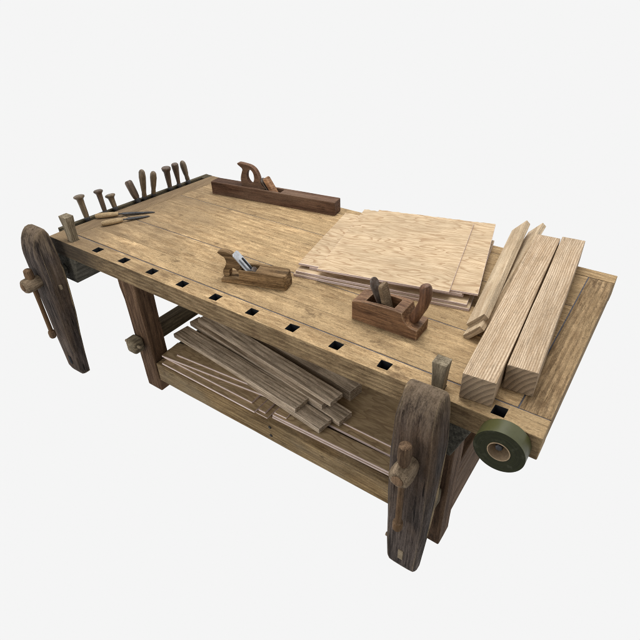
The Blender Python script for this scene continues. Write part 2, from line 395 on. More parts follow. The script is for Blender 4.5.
# front strip with its row of square dog holes
bm = bmesh.new()
ys = [0.0, DOGY - HW, DOGY + HW, .0645]
xs = [-.022]
for k in range(12): xs += [DOG0 + DOGS * k - HW, DOG0 + DOGS * k + HW, DOG0 + DOGS * (k + .5)]
xs[-1] = XR
if xs[-2] > XR: xs.pop(-2)
hole = set((3 * k + 1, 1) for k in range(12))
grid = {}
def gv(i, j, s):
    if (i, j, s) not in grid: grid[i, j, s] = bm.verts.new((xs[i] + (random.uniform(-.0016, .0016) if j in (1, 2) and 0 < i < len(xs) - 1 else 0), ys[j] + (random.uniform(-.0014, .0014) if j in (1, 2) else 0), 0 if s else -TH))
    return grid[i, j, s]
def solid(i, j): return 0 <= i < len(xs) - 1 and 0 <= j < 3 and (i, j) not in hole
hole = set()
for k in range(12):
    i = min(range(len(xs)), key=lambda q: abs(xs[q] - (DOG0 + DOGS * k - HW))); hole.add((i, 1))
for i in range(len(xs) - 1):
    for j in range(3):
        if not solid(i, j): continue
        for s in (0, 1): bm.faces.new([gv(i, j, s), gv(i + 1, j, s), gv(i + 1, j + 1, s), gv(i, j + 1, s)])
        for di, dj, a, b_ in ((-1, 0, (i, j), (i, j + 1)), (1, 0, (i + 1, j), (i + 1, j + 1)), (0, -1, (i, j), (i + 1, j)), (0, 1, (i, j + 1), (i + 1, j + 1))):
            if not solid(i + di, j + dj):
                f = bm.faces.new([gv(*a, 0), gv(*b_, 0), gv(*b_, 1), gv(*a, 1)])
                if (i + di, j + dj) in hole: f.material_index = 1  # hole walls carry their shade as black colour
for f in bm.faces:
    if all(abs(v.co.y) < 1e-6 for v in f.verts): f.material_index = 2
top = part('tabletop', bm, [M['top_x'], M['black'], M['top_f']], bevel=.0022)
bm = bmesh.new(); box(bm, (.05, DOGY - .02, -TH - .006), (1.80, DOGY + .02, -TH - .002)); part('hole_shade_sheet', bm, M['black'], top)  # black sheet added under the holes so they stay dark

# boards of the top
bm = bmesh.new()
bounds = [(.0672, .148, G, .0008), (.148, .2832, .0008, G), (.2832, .388, G, .0007), (.388, .485, .0007, .0008), (.485, .5655, .0008, G), (.5655, .683, G, .0007), (.683, .7645, .0007, G)]
for y0, y1, g0, g1 in bounds:
    a, b_ = y0 + g0 / 2, y1 - g1 / 2
    prism(bm, [(xi(a) + G / 2, a), (1.7755, a), (1.7755, b_), (xi(b_) + G / 2, b_)], -.042, 0)
part('top_boards', bm, M['top_x'], top, bevel=.0012, segs=1)
bm = bmesh.new()
for yj, hw_, zj in ((.0659, .0022, -.0022), (.148, .0009, -.0014), (.2832, .0016, -.0018), (.388, .0009, -.0012), (.485, .0009, -.0014), (.5655, .0016, -.0018), (.683, .0009, -.0012), (.7652, .0016, -.002)):
    box(bm, (xi(yj) - .001, yj - hw_, -.030), (1.778, yj + hw_, zj))
box(bm, (1.7750, .067, -.030), (1.7790, .764, -.0022)); box(bm, (1.777, .0637, -.03), (XR - .004, .0681, -.0024)); box(bm, (1.777, .7632, -.03), (XR - .004, .7664, -.0024))
part('joint_filler', bm, M['slate'], top)
bm = bmesh.new(); y0, y1 = .766, D
prism(bm, [(xi(y0) + G / 2, y0), (XR, y0), (XR, y1), (xi(y1) + G / 2, y1)], -TH, 0)
part('back_strip', bm, M['top_x'], top, bevel=.002)
bm = bmesh.new()
prism(bm, [(xi(.067), .067), (1.776, .067), (1.776, .764), (xi(.764), .764)], -TH + .003, -.0425)
part('under_boards', bm, M['rail'], top)
# cleats across both ends, and the tool rack along the left end
bm = bmesh.new(); box(bm, (1.7785, .0675, -TH), (XR - .0008, .7635, -.0004), (1, 8, 1))
part('end_cleat', bm, M['top_y'], bevel=.002)
bm = bmesh.new(); y0, y1 = .0675, D
prism(bm, [(xe(y0), y0), (xi(y0) - G / 2, y0), (xi(y1) - G / 2, y1), (xe(y1), y1)], -TH, -.0004)
part('end_cleat', bm, M['top_y'], bevel=.0025)
bm = bmesh.new()
def strip(y0, y1, d0, d1, z0, z1): prism(bm, [(xe(y0) - d0, y0), (xe(y0) - d1, y0), (xe(y1) - d1, y1), (xe(y1) - d0, y1)], z0, z1)
strip(.062, D, .040, .0225, -.052, .002)
rack = part('tool_rack', bm, M['rim'], bevel=.003)
bm = bmesh.new(); strip(.770, D - .001, .0225, -.001, -.05, .001); part('rack_spacer', bm, M['rim'], rack, bevel=.0015)
bm = bmesh.new(); strip(.0645, .085, .0225, -.001, -.05, -.004); part('rack_spacer', bm, M['rim'], rack, bevel=.0015)
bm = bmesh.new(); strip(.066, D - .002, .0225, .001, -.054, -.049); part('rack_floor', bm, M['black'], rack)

# legs, floor side first
def leg(x0, x1, y0, y1, seed):
    bm = bmesh.new()
    box(bm, (x0, y0, -T), (x1, y1, -TH - .0005), (2, 2, 10))
    for v in bm.verts:                                  # shoulder under the top
        if v.co.z > -.13 and v.co.x < (x0 + x1) / 2 - .01: v.co.x -= .009
    return part('leg', bm, M['leg'], bevel=.004, jig=.0016, jscale=12, seed=seed)
LEGS = [leg(.345, .428, .02, .094, 1), leg(1.580, 1.664, .02, .096, 2), leg(.345, .428, .69, .765, 3), leg(1.580, 1.664, .69, .765, 4)]

# cross stretchers through the legs, their tenon ends keyed with a dowel
for xc in (.375, 1.625):
    bm = bmesh.new(); box(bm, (xc - .026, .092, -.388), (xc + .026, .692, -.328), (1, 6, 1))
    s_ = part('stretcher', bm, M['stretch'], bevel=.003, jig=.001)
    bm = bmesh.new(); box(bm, (xc - .030, -.030, -.392), (xc + .026, .0185, -.331))
    for v in bm.verts:
        if v.co.y < 0: v.co.x += .002 if v.co.x < xc else -.002
    e_ = part('tenon_end', bm, M['tenon'], s_, bevel=.011, segs=3)
    bm = bmesh.new(); lathe(bm, [(0, .0045), (.002, .006), (.088 if xc < 1 else .04, .006), (.09 if xc < 1 else .042, .0045)], (xc - .049, -.012, -.356), (xc + (.05 if xc < 1 else -.02), -.012, -.356), 10)
    for v in bm.verts: v.co.z += T
    link('dowel', bm, M['pin'], s_, Matrix.Identity(4), smooth=True)

# low shelf
bm = bmesh.new(); box(bm, (.432, .024, -.542), (1.5785, .052, -.4515), (14, 1, 2))
rail = part('shelf_rail', bm, M['rail'], bevel=.003, jig=.0012, seed=5)
for bx_, bz in ((1.018, -.4735), (1.020, -.513)):
    bm = bmesh.new(); lathe(bm, [(0, .0062), (.003, .0062), (.0045, .004)], (bx_, .0255, bz), (bx_, 0, bz), 12); part('bolt', bm, M['bolt'], rail)
bm = bmesh.new(); box(bm, (.432, .664, -.542), (1.5785, .690, -.4515), (8, 1, 1)); part('shelf_rail', bm, M['rail'], bevel=.003)
bm = bmesh.new(); box(bm, (.40, .096, -.53), (.427, .689, -.4565)); part('end_rail', bm, M['stretch'], bevel=.003)
bm = bmesh.new(); box(bm, (1.638, .0965, -.522), (1.6615, .6895, -.300), (1, 4, 3)); part('end_panel', bm, M['leg_y'], bevel=.003, jig=.001)
bm = bmesh.new()
ybs = [.0525, .19, .315, .43, .548, .6635]
for a, b_ in zip(ybs, ybs[1:]): box(bm, (.4285, a + .0008, -.472), (1.635, b_ - .0008, -.4545))
part('shelf', bm, M['shelf'], bevel=.0015)

# ---- leg vises
def vise(xc, seed, hx, hy, ht, right):
    def hw(z): return .0435 + .017 * max(0.0, min(1.0, 1 - ((z + .20) / .42) ** 2)) - (.005 * max(0, min(1, (z + .10) / .17)))
    prof = [(-.062, -.60), (-.0580, -.50), (-.050, -.40), (-.040, -.30), (-.031, -.20), (-.027, -.10), (-.028, -.0), (-.033, .045), (-.042, .066)]
    for k in range(8):
        an = math.radians(90 + k * 13.0); prof.append((-.056 + .0515 * math.cos(an) - .0004 * k, -.030 + .100 * math.sin(an)))
    prof += [(-.1085, -.06), (-.1085, -.13), (-.1085, -.20), (-.108, -.30), (-.1075, -.40), (-.107, -.50), (-.106, -.575), (-.099, -.60)]
    fr = [-1, -.95, -.84, -.5, 0, .5, .84, .95, 1]
    bm = bmesh.new(); rows = []
    for f in fr:
        sh = {1: .015, .95: .007, .84: .001}.get(abs(f), 0)
        cy, cz = -.075, -.25
        row = []
        for y, z in prof:
            yy = y + (sh if y < cy else -sh * .35) * (1 if z < .05 else .5); zz = z - (sh * .5 if z > 0 else 0)
            row.append(bm.verts.new((xc + f * hw(z), yy, zz)))
        rows.append(row)
    n = len(prof)
    for A, B in zip(rows, rows[1:]):
        for i in range(n): bm.faces.new([A[i], A[(i + 1) % n], B[(i + 1) % n], B[i]])
    bm.faces.new(rows[0][::-1]); bm.faces.new(rows[-1])
    jaw = part('leg_vise', bm, M['jaw'], jig=.0022, jscale=14, seed=seed, bevel=.002, smooth=True)
    # screw, hub, handle
    bm = bmesh.new(); lathe(bm, [(0, .019), (.03, .019), (.034, .021), (.06, .021), (.062, .017), (.2, .017)], (xc, -.052, -.135), (xc, .2, -.135), 16)
    part('vise_screw', bm, M['block'], jaw, smooth=True)
    bm = bmesh.new()
    lathe(bm, [(0, .022), (.004, .025), (.022, .0285), (.046, .031), (.062, .029), (.070, .023)], (xc, -.1045, -.134), (xc, -.30, -.134), 8)
    hub = part('vise_hub', bm, M['hub'], jaw, bevel=.004, jig=.0012, jscale=40, seed=seed)
    bm = bmesh.new(); lathe(bm, [(0, .0150), (.003, .0150), (.0042, .0135)], (xc, -.1735, -.134), (xc, -.30, -.134), 18); part('screw_end', bm, M['handle'], hub, smooth=True)
    bm = bmesh.new()
    lathe(bm, [(0, .010), (.004, .0150), (.02, .0165), (.046, .0165), (.056, .0155), (.070, .0095), (.16, .0082), (.285, .0086), (.287, .0125), (.293, .0140), (.312, .0135), (.318, .010)],
          (xc + hx, hy, ht), (xc + hx, hy - .002, ht - .34), 16)
    part('vise_handle', bm, M['handle'], jaw, smooth=True)
    # pins through the jaw, the lower one standing proud on the left
    if not right:
        bm = bmesh.new(); box(bm, (xc + .040, -.070, -.179), (xc + .0615, -.060, -.160)); part('wooden_pin', bm, M['pin'], jaw, bevel=.002)
    bm = bmesh.new(); lathe(bm, [(0, .005), (.002, .0065), (.03, .0065)], (xc - .062, -.082, -.515), (xc, -.082, -.515), 10); part('wooden_pin', bm, M['hub'], jaw, smooth=True)
    bm = bmesh.new(); box(bm, (xc - .008, -.1095, -.552), (xc + .007, -.0995, -.512)); part('plug' if right else 'mortise', bm, M['pin'] if right else M['black'], jaw)
    # block under the top that guides the screw
    bm = bmesh.new(); prism(bm, [(xc - .085, -TH - .001), (xc + .10, -TH - .001), (xc + .058, -.186), (xc - .050, -.186)], .004, .26, 'Y')
    part('vise_block', bm, M['block'], jaw, bevel=.003, jig=.001)
    bm = bmesh.new(); lathe(bm, [(0, .024), (.01, .024)], (xc, .0005, -.135), (xc, .2, -.135), 16); part('screw_collar', bm, M['bolt'], jaw)
    return jaw
vise(.012, 11.0, .000, -.137, -.072, False)
vise(1.600, 23.0, 0, -.147, -.036, True)

# peg the tape roll hangs on
bm = bmesh.new(); lathe(bm, [(0, .009), (.05, .009), (.052, .007)], (1.776, .003, -.030), (1.776, -.3, -.034), 6)
part('hanging_peg', bm, M['iron_dark'], bevel=.001)

# ------------------------------------------------------------------ bench dogs (loose pegs in the first and last-but-one holes)
def dog(xc, label, flare, h):
    bm = bmesh.new()
    z0, z1 = -.062, h
    for v0, v1, w0, w1 in ((z0, 0, .0145, .0145), ):
        pass
    lv = [(z0, .0142, .0142), (.001, .0142, .0142), (h * .55, .0160 + flare * .3, .0150), (h * .82, .0175 + flare, .0165), (h, .0185 + flare, .0175)]
    rows = []
    for z, a, b_ in lv:
        rows.append([bm.verts.new((sx * a, sy * b_, z)) for sx, sy in ((-1, -1), (1, -1), (1, 1), (-1, 1))])
    for A, B in zip(rows, rows[1:]):
        for k in range(4): bm.faces.new([A[k], A[(k + 1) % 4], B[(k + 1) % 4], B[k]])
    bm.faces.new(rows[0][::-1]); bm.faces.new(rows[-1])
    o = link('bench_dog', bm, M['dog'], None, Matrix.Translation((xc, DOGY, T)), bevel=.002)
    tag(o, label, 'bench dog', 'wooden bench dogs standing in the dog holes')
dog(DOG0, 'square grey wooden peg flaring at the top, in the corner hole beside the tool rack', .004, .100)
dog(DOG0 + 1.5, 'square grey wooden peg behind the right leg vise, next to the thick timber', .0, .083)

# ------------------------------------------------------------------ chisels and handles standing in the rack
def rack_tool(kind, B, Tp, length, label, mat, r, fer='iron_dark'):
    B = Vector(B) + V(0, 0, T); Tp = Vector(Tp) + V(0, 0, T)
    d = (Tp - B).normalized(); L = (Tp - B).length
    q = V(0, 0, 1).rotation_difference(d).to_matrix().to_4x4()
    root = thing('chisel', label, 'chisel', B, 0, 'hand tools standing in the rack at the left end of the bench')
    root.rotation_euler = q.to_euler()
    bm = bmesh.new()
    if kind == 'mush':
        pr = [(.012, r * .80), (.03, r * .90), (L * .6, r * .95), (L - .017, r * 1.05), (L - .012, r * 1.35), (L - .008, r * 1.7), (L - .003, r * 1.68), (L, r * 1.25)]
    elif kind == 'flat':
        pr = [(.012, r * .75), (.03, r * .85), (L * .55, r), (L - .022, r * 1.1), (L - .013, r * 1.5), (L - .004, r * 1.62), (L, r * 1.35)]
    elif kind == 'cyl':
        pr = [(.012, r * .66), (.02, r * .95), (L * .4, r * 1.08), (L * .8, r * 1.12), (L - .006, r * 1.1), (L, r * .75)]
    elif kind == 'cone':
        pr = [(.012, r * .62), (.03, r * .68), (L * .6, r * .98), (L - .02, r * 1.22), (L - .005, r * 1.25), (L, r * .9)]
    else:
        pr = [(.012, r * .62), (.02, r * .8), (.035, r * .72), (L * .45, r * .92), (L * .75, r * 1.12), (L - .012, r * 1.0), (L - .004, r * .68), (L, r * .25)]
    lathe(bm, pr, (0, 0, 0), (0, 0, 1), 18)
    link('handle', bm, mat, root, Matrix.Identity(4), smooth=True)
    bm = bmesh.new(); lathe(bm, [(-.004, r * .7), (.002, r * .82), (.013, r * .84), (.0145, r * .75)], (0, 0, 0), (0, 0, 1), 16)
    link('ferrule', bm, M[fer], root, Matrix.Identity(4), smooth=True)
    bm = bmesh.new(); prism(bm, [(-.005, -.0025), (.005, -.0025), (.005, .0025), (-.005, .0025)], -.046, -.003)
    link('blade', bm, M['iron_dark'], root, Matrix.Identity(4))
def sl(y): return xe(y) - .011
RT = [('mush', (.174,), (-.034, .174, .103), 'leaning chisel with wide dark mushroom head, nearest the corner peg', 'grip_tan', .0128),
      ('mush', (.255,), (-.027, .258, .099), 'upright slim chisel with flat mushroom head, second from the corner peg', 'grip_dark', .0112),
      ('mush', (.303,), (-.023, .303, .066), 'shortest chisel with a mushroom head, just behind the two files', 'grip_tan', .0125),
      ('cyl', (.414,), (-.033, .410, .088), 'thick plain brown round handle leaning far to the left', 'grip_dark', .0150),
      ('round', (.446,), (.032, .446, .138), 'tallest upright handle with rounded end and steel ferrule', 'grip_tan', .0132),
      ('round', (.492,), (.047, .492, .119), 'upright rounded handle right of the tallest one', 'grip_tan', .0128),
      ('flat', (.584,), (.018, .584, .105), 'brown chisel with pale flat flared cap, third from the far rack end', 'grip_dark', .0128),
      ('cone', (.634,), (.020, .634, .108), 'dark brown handle widening to a flat top, second from the far rack end', 'grip_dark', .0128),
      ('round', (.688,), (.008, .688, .103), 'round-ended brown handle at the far end of the rack', 'grip_tan', .0132)]
for kind, (by,), tp, lab, mt, r in RT:
    rack_tool(kind, (sl(by), by, 0.0), tp, .1, lab, M[mt], r)

# ------------------------------------------------------------------ two files lying on the top
def file_tool(p0, p1, p2, label):
    p0 = Vector((*p0, 0)); p1 = Vector((*p1, 0)); p2 = Vector((*p2, 0))
    ang = math.atan2((p2 - p0).y, (p2 - p0).x); L = (p2 - p0).length; H = (p1 - p0).length
    root = thing('file', label, 'file', (p0.x, p0.y, T), ang, 'files lying beside the tool rack')
    bm = bmesh.new()
    lathe(bm, [(0, .006), (.003, .0085), (.014, .0105), (H * .45, .0112), (H * .8, .0098), (H - .003, .0075), (H, .006)], (0, 0, .0114), (1, 0, .0112), 16)
    link('handle', bm, M['grip_pale'], root, Matrix.Identity(4), smooth=True)
    bm = bmesh.new()
    rows = []
    for x, hw_, t in ((H - .008, .003, .0022), (H + .012, .0032, .0022), (H + .02, .0082, .0026), (H + (L - H) * .5, .0078, .0026), (L - .012, .0045, .0018), (L, .0012, .001)):
        zc = .0108 - .0085 * max(0, (x - H) / (L - H))
        rows.append([bm.verts.new((x, sy * hw_, zc + sz * t)) for sy, sz in ((-1, -1), (1, -1), (1, 1), (-1, 1))])
    for A, B in zip(rows, rows[1:]):
        for k in range(4): bm.faces.new([A[k], A[(k + 1) % 4], B[(k + 1) % 4], B[k]])
    bm.faces.new(rows[0][::-1]); bm.faces.new(rows[-1])
    link('blade', bm, M['iron_dark'], root, Matrix.Identity(4), bevel=.0006, segs=1)
file_tool((-.002, .200), (.055, .272), (.162, .372), 'file with pale wooden handle lying closer to the tool rack, tip pointing away')
file_tool((.086, .166), (.124, .240), (.176, .333), 'file with pale wooden handle lying farther from the rack, nearer the front edge')

# ------------------------------------------------------------------ hand planes
I4 = Matrix.Identity(4)
# long jointer at the back of the top
jp = thing('jointer_plane', 'long dark brown wooden hand plane with closed handle along the back edge', 'hand plane', (.222, .650, T), math.radians(7.8))
W_ = .056; L_ = .608; H_ = .057
bm = bmesh.new()
mx0, mx1, my0, my1 = .270, .350, .012, .044
prism(bm, [(0, 0), (mx0, 0), (mx0, W_), (0, W_)], 0, H_)
prism(bm, [(mx1, 0), (L_, 0), (L_, W_), (mx1, W_)], 0, H_)
bmesh.ops.remove_doubles(bm, verts=bm.verts, dist=1e-6)
bm.free()
def plane_body(xs_, ys_, zs_, holes, warp=None):
    """a block on a grid with some cells cut out"""
    bm = bmesh.new(); vs = {}
    def gv(i, j, k):
        if (i, j, k) not in vs: vs[i, j, k] = bm.verts.new((xs_[i], ys_[j], zs_[k]))
        return vs[i, j, k]
    nx, ny, nz = len(xs_) - 1, len(ys_) - 1, len(zs_) - 1
    def sol(i, j, k): return 0 <= i < nx and 0 <= j < ny and 0 <= k < nz and not any(a[0] <= i <= a[1] and b_[0] <= j <= b_[1] and c_[0] <= k <= c_[1] for a, b_, c_ in holes)
    for i in range(nx):
        for j in range(ny):
            for k in range(nz):
                if not sol(i, j, k): continue
                if not sol(i - 1, j, k): bm.faces.new([gv(i, j, k), gv(i, j, k + 1), gv(i, j + 1, k + 1), gv(i, j + 1, k)])
                if not sol(i + 1, j, k): bm.faces.new([gv(i + 1, j, k), gv(i + 1, j + 1, k), gv(i + 1, j + 1, k + 1), gv(i + 1, j, k + 1)])
                if not sol(i, j - 1, k): bm.faces.new([gv(i, j, k), gv(i + 1, j, k), gv(i + 1, j, k + 1), gv(i, j, k + 1)])
                if not sol(i, j + 1, k): bm.faces.new([gv(i, j + 1, k), gv(i, j + 1, k + 1), gv(i + 1, j + 1, k + 1), gv(i + 1, j + 1, k)])
                if not sol(i, j, k - 1): bm.faces.new([gv(i, j, k), gv(i, j + 1, k), gv(i + 1, j + 1, k), gv(i + 1, j, k)])
                if not sol(i, j, k + 1): bm.faces.new([gv(i, j, k + 1), gv(i + 1, j, k + 1), gv(i + 1, j + 1, k + 1), gv(i, j + 1, k + 1)])
    return bm
bm = plane_body([0, .09, .18, .27, .352, .44, .53, .608], [0, .011, .045, .056], [0, .012, .057], [((3, 3), (1, 1), (1, 1))])
link('body', bm, M['jointer'], jp, I4, bevel=.0025, jig=.0008, seed=3)
bm = bmesh.new()
outer = [(.160, .050), (.152, .072), (.153, .092), (.160, .112), (.165, .126), (.160, .136), (.146, .143), (.142, .150), (.152, .153), (.178, .151), (.208, .146), (.230, .132), (.243, .108), (.248, .088), (.258, .070), (.272, .058), (.262, .050), (.215, .048)]
inner = [(.196, .071), (.188, .079), (.183, .089), (.182, .098), (.183, .106), (.185, .113), (.188, .119), (.191, .123), (.195, .127), (.200, .130), (.206, .130), (.212, .126), (.217, .119), (.220, .110), (.221, .098), (.219, .086), (.213, .076), (.204, .070)]
ring_strip(bm, smooth_curve(outer, 3), smooth_curve(inner, 3), .018, .038)
link('tote', bm, M['jointer'], jp, I4, bevel=.004, smooth=True)
def slab(ux, uz, dx, dz, wid, th, y, round_top=False):
    """a tilted plate: foot at (ux,uz), top at (dx,dz) in the plane's side view"""
    d = V(dx - ux, 0, dz - uz); L = d.length; d.normalize(); n = V(d.z, 0, -d.x)
    pts = [(-wid / 2, 0), (wid / 2, 0)]
    if round_top: pts += [(wid / 2 * math.cos(t), L - wid / 2 + wid / 2 * math.sin(t)) for t in [math.pi * k / 10 for k in range(11)]]
    else: pts += [(wid / 2, L - .006), (wid / 2 - .006, L), (-wid / 2 + .006, L), (-wid / 2, L - .006)]
    bm = bmesh.new()
    a = [bm.verts.new(V(ux, y, uz) + d * q + V(0, p, 0) + n * th / 2) for p, q in pts]; b_ = [bm.verts.new(V(ux, y, uz) + d * q + V(0, p, 0) - n * th / 2) for p, q in pts]
    bm.faces.new(a); bm.faces.new(b_[::-1]); k = len(pts)
    for i in range(k): bm.faces.new([a[i], b_[i], b_[(i + 1) % k], a[(i + 1) % k]])
    return bm
link('iron', slab(.315, .016, .2535, .098, .033, .005, .028, True), M['iron_worn'], jp, I4, bevel=.0008)
link('wedge', slab(.326, .020, .274, .104, .032, .018, .028), M['wedge'] if False else M['scrub'], jp, I4, bevel=.0025)

# smoothing plane with the bright iron
sp = thing('smoothing_plane', 'small worn brown wooden plane with bright steel iron and open handle', 'hand plane', (.795, .108, T), math.radians(17.6))
bm = plane_body([0, .066, .072, .122, .17, .228], [0, .009, .052, .060], [0, .021, .052], [((0, 0), (0, 2), (1, 1)), ((2, 2), (1, 1), (1, 1))])
for v in bm.verts:
    if v.co.z > .05 and v.co.x > .22: v.co.x -= .004; v.co.z -= .002
    if v.co.x > .22 and (v.co.y < .001 or v.co.y > .059): v.co.x -= .006
    if v.co.x < .001: v.co.z *= .62
link('body', bm, M['smooth'], sp, I4, bevel=.003, jig=.0012, jscale=30, seed=8)
bm = bmesh.new()
outer = [(.022, .016), (.002, .016), (.002, .034), (.010, .048), (.016, .064), (.012, .080), (-.002, .090), (-.010, .096), (-.004, .102), (.012, .103), (.030, .100), (.044, .090), (.060, .072), (.066, .052), (.056, .034), (.048, .043), (.036, .046), (.026, .036)]
prism(bm, smooth_curve(outer, 4), .020, .041, 'Y')
link('tote', bm, M['smooth'], sp, I4, bevel=.004, smooth=True)
iron = link('iron', slab(.112, .016, .0455, .0985, .038, .0035, .0305, False), M['steel'], sp, I4, bevel=.0008)
bm = slab(.110, .0335, .070, .0825, .0062, .0036, .0305, True)
for v in bm.verts: v.co += V(.0004, 0, .0003)
link('iron_slot', bm, M['black'], iron, I4)
bm = slab(.119, .024, .098, .0475, .026, .005, .0305, False)
for v in bm.verts: v.co += V(.0045, 0, .0035)
link('cap_iron', bm, M['iron_worn'], sp, I4, bevel=.001)

# scrub plane with the horn
hp = thing('horned_plane', 'reddish brown wooden plane with upright curved horn, in front of the plywood stack', 'hand plane', (1.264, .160, T), math.radians(1.1))
bm = bmesh.new()
prof = [(0, 0), (.204, 0), (.204, .034)]
prof += [(.196, .034), (.184, .036), (.174, .041), (.166, .049), (.161, .058), (.158, .068), (.156, .0745)]
prof += [(.140, .076), (.085, .0755), (.05, .0725), (.02, .068), (.004, .0645), (0, .060)]
hx0, hx1, hy0, hy1 = .040, .128, .012, .063
# body as three long slices so the mouth is open between the cheeks
xs_all = [0, .02, .04, .085, .128, .1415, .156]
def topz(x):
    P = sorted([(0, .0625), (.02, .068), (.05, .0725), (.085, .0755), (.140, .076), (.156, .0745)])
    for (a, za), (b_, zb) in zip(P, P[1:]):
        if a <= x <= b_: return za + (zb - za) * (x - a) / (b_ - a)
    return P[-1][1]
bm = plane_body([0, .02, .04, .085, .128, .142, .156, .158, .162, .168, .176, .186, .204], [0, .012, .063, .075], [0, .012, 1.0], [((2, 3), (1, 1), (1, 1))])
curve = {.156: .0745, .158: .066, .162: .056, .168: .047, .176: .040, .186: .0355, .204: .034}
for v in bm.verts:
    if v.co.z > .5:
        k = round(v.co.x, 3); v.co.z = curve[k] if k in curve else topz(v.co.x)
link('body', bm, M['scrub'], hp, I4, bevel=.0022, jig=.0006, jscale=20, seed=9)
bm = bmesh.new()
sweep(bm, [(.172, .0375, .036), (.180, .0375, .052), (.190, .0375, .074), (.199, .0375, .096), (.2035, .0375, .116), (.2035, .0375, .136), (.2015, .0375, .150), (.200, .0375, .157), (.199, .0375, .160)],
      [.0165, .0150, .0145, .0152, .0160, .0168, .0165, .0130, .006], 16, 1.0)
link('horn', bm, M['horn'], hp, I4, smooth=True)
link('iron', slab(.098, .014, .043, .133, .040, .005, .0375, True), M['iron_worn'], hp, I4, bevel=.001)
link('wedge', slab(.104, .020, .076, .124, .038, .012, .0375), M['wedge'], hp, I4, bevel=.002)

# ------------------------------------------------------------------ sheets, timbers and boards
def rect_obj(name, label, cat, group, corner, ang, L, W, z0, th, mats, jag=None, bevel=.0008, warp=.0, nseg=(1, 1)):
    """a sheet or board: corner is its front-left bottom corner, x along the length"""
    bm = bmesh.new(); box(bm, (0, 0, 0), (L, W, th), (nseg[0], nseg[1], 1))
    if jag:
        for v in bm.verts:
            if v.co.y > W - 1e-5 : v.co.y -= random.random() * jag
    if warp:
        sd = random.random() * 50
        for v in bm.verts: v.co.z += noise.noise((v.co.x * 2.3 + sd, v.co.y * 2, sd)) * warp
    bm.faces.ensure_lookup_table(); bmesh.ops.recalc_face_normals(bm, faces=bm.faces)
    if isinstance(mats, list):
        for f in bm.faces: f.material_index = 0 if abs(f.normal.z) > .7 else 1
    o = link(name, bm, mats, None, Matrix.Translation((corner[0], corner[1], T + z0)) @ Matrix.Rotation(math.radians(ang), 4, 'Z'), bevel=bevel, segs=1)
    tag(o, label, cat, group); return o
PL = [M['ply'], M['ply_e']]
gp = 'plywood sheets stacked on the bench top'
rect_obj('plywood_sheet', 'lowest sheet of the plywood stack, flat on the bench top', 'plywood sheet', gp, (.972, .265), 11.2, .572, .470, .0004, .0094, PL)
rect_obj('plywood_sheet', 'plywood sheet second from the bottom, flush on the lowest one', 'plywood sheet', gp, (.977, .271), 11.4, .556, .470, .0099, .0088, PL)
rect_obj('plywood_sheet', 'plywood sheet third from the bottom of the stack, set back in the shadow', 'plywood sheet', gp, (1.010, .303), 12.4, .500, .440, .0188, .0092, PL)
rect_obj('plywood_sheet', 'plywood sheet whose left corner juts out highest above the smoothing plane', 'plywood sheet', gp, (.973, .294), 11.5, .535, .430, .0282, .0070, PL)
rect_obj('plywood_sheet', 'plywood sheet jutting out to the right just below the top sheet', 'plywood sheet', gp, (1.113, .308), 14.0, .440, .505, .0354, .0060, PL, jag=.005, nseg=(40, 1))
rect_obj('plywood_sheet', 'topmost plywood sheet of the stack with a ragged back edge', 'plywood sheet', gp, (1.060, .277), 13.2, .418, .497, .0416, .0058, PL, jag=.008, nseg=(64, 1))

gt = 'thick square timbers across the right end of the bench'
def beam(front, back, wid, h, label, back_z=0):
    f = Vector((*front, 0)); b_ = Vector((*back, 0)); d = b_ - f
    bm = bmesh.new(); box(bm, (0, -wid / 2, 0), (d.length, wid / 2, h), (8, 1, 1))
    o = link('timber', bm, M['fir'], None, Matrix.Translation((f.x, f.y, T + .0006)) @ Matrix.Rotation(math.atan2(d.y, d.x), 4, 'Z'), bevel=.0022, jig=.0012, jscale=6, seed=f.x * 30)
    tag(o, label, 'timber', gt)
beam((1.687, .028), (1.617, .832), .077, .074, 'thick pale timber lying closer to the plywood, its end at the front edge')
beam((1.7585, .113), (1.6925, .855), .071, .074, 'thick pale timber lying nearer the right end, set back from the front edge')

def leaning(Ln, Un, Lf, Uf, th, label):
    """a board leaning on its long edge: near lower/upper and far lower/upper points of its outer face"""
    Ln, Un, Lf, Uf = (Vector(p) + V(0, 0, T) for p in (Ln, Un, Lf, Uf))
    ax = ((Lf + Uf) / 2 - (Ln + Un) / 2); L = ax.length; ax.normalize()
    up = ((Un - Ln) + (Uf - Lf)); up = (up - ax * up.dot(ax)).normalized(); W = ((Un - Ln).length + (Uf - Lf).length) / 2
    nr = ax.cross(up)
    if nr.z > 0: nr = -nr
    bm = bmesh.new(); box(bm, (0, 0, 0), (L, W, th), (6, 1, 1))
    m4 = Matrix((ax, up, nr)).transposed().to_4x4(); m4.translation = (Ln + Un) / 2 - up * W / 2
    if m4.to_3x3().determinant() < 0:
        for v in bm.verts: v.co.z = th - v.co.z
        m4 = Matrix((ax, up, -nr)).transposed().to_4x4(); m4.translation = (Ln + Un) / 2 - up * W / 2 + nr * th
    o = link('lath', bm, M['lath'], None, m4, bevel=.0012, jig=.0005)
    tag(o, label, 'board', 'narrow boards leaning between plywood and timbers')
leaning((1.560, .281, .022), (1.606, .272, .080), (1.485, .884, .048), (1.525, .884, .083), .019, 'narrow pale board lying uppermost of the two that lean against the timber')
leaning((1.567, .250, .010), (1.606, .246, .052), (1.530, .920, .028), (1.5745, .922, .080), .018, 'narrow board under the other leaning one, its end nearer the front edge')

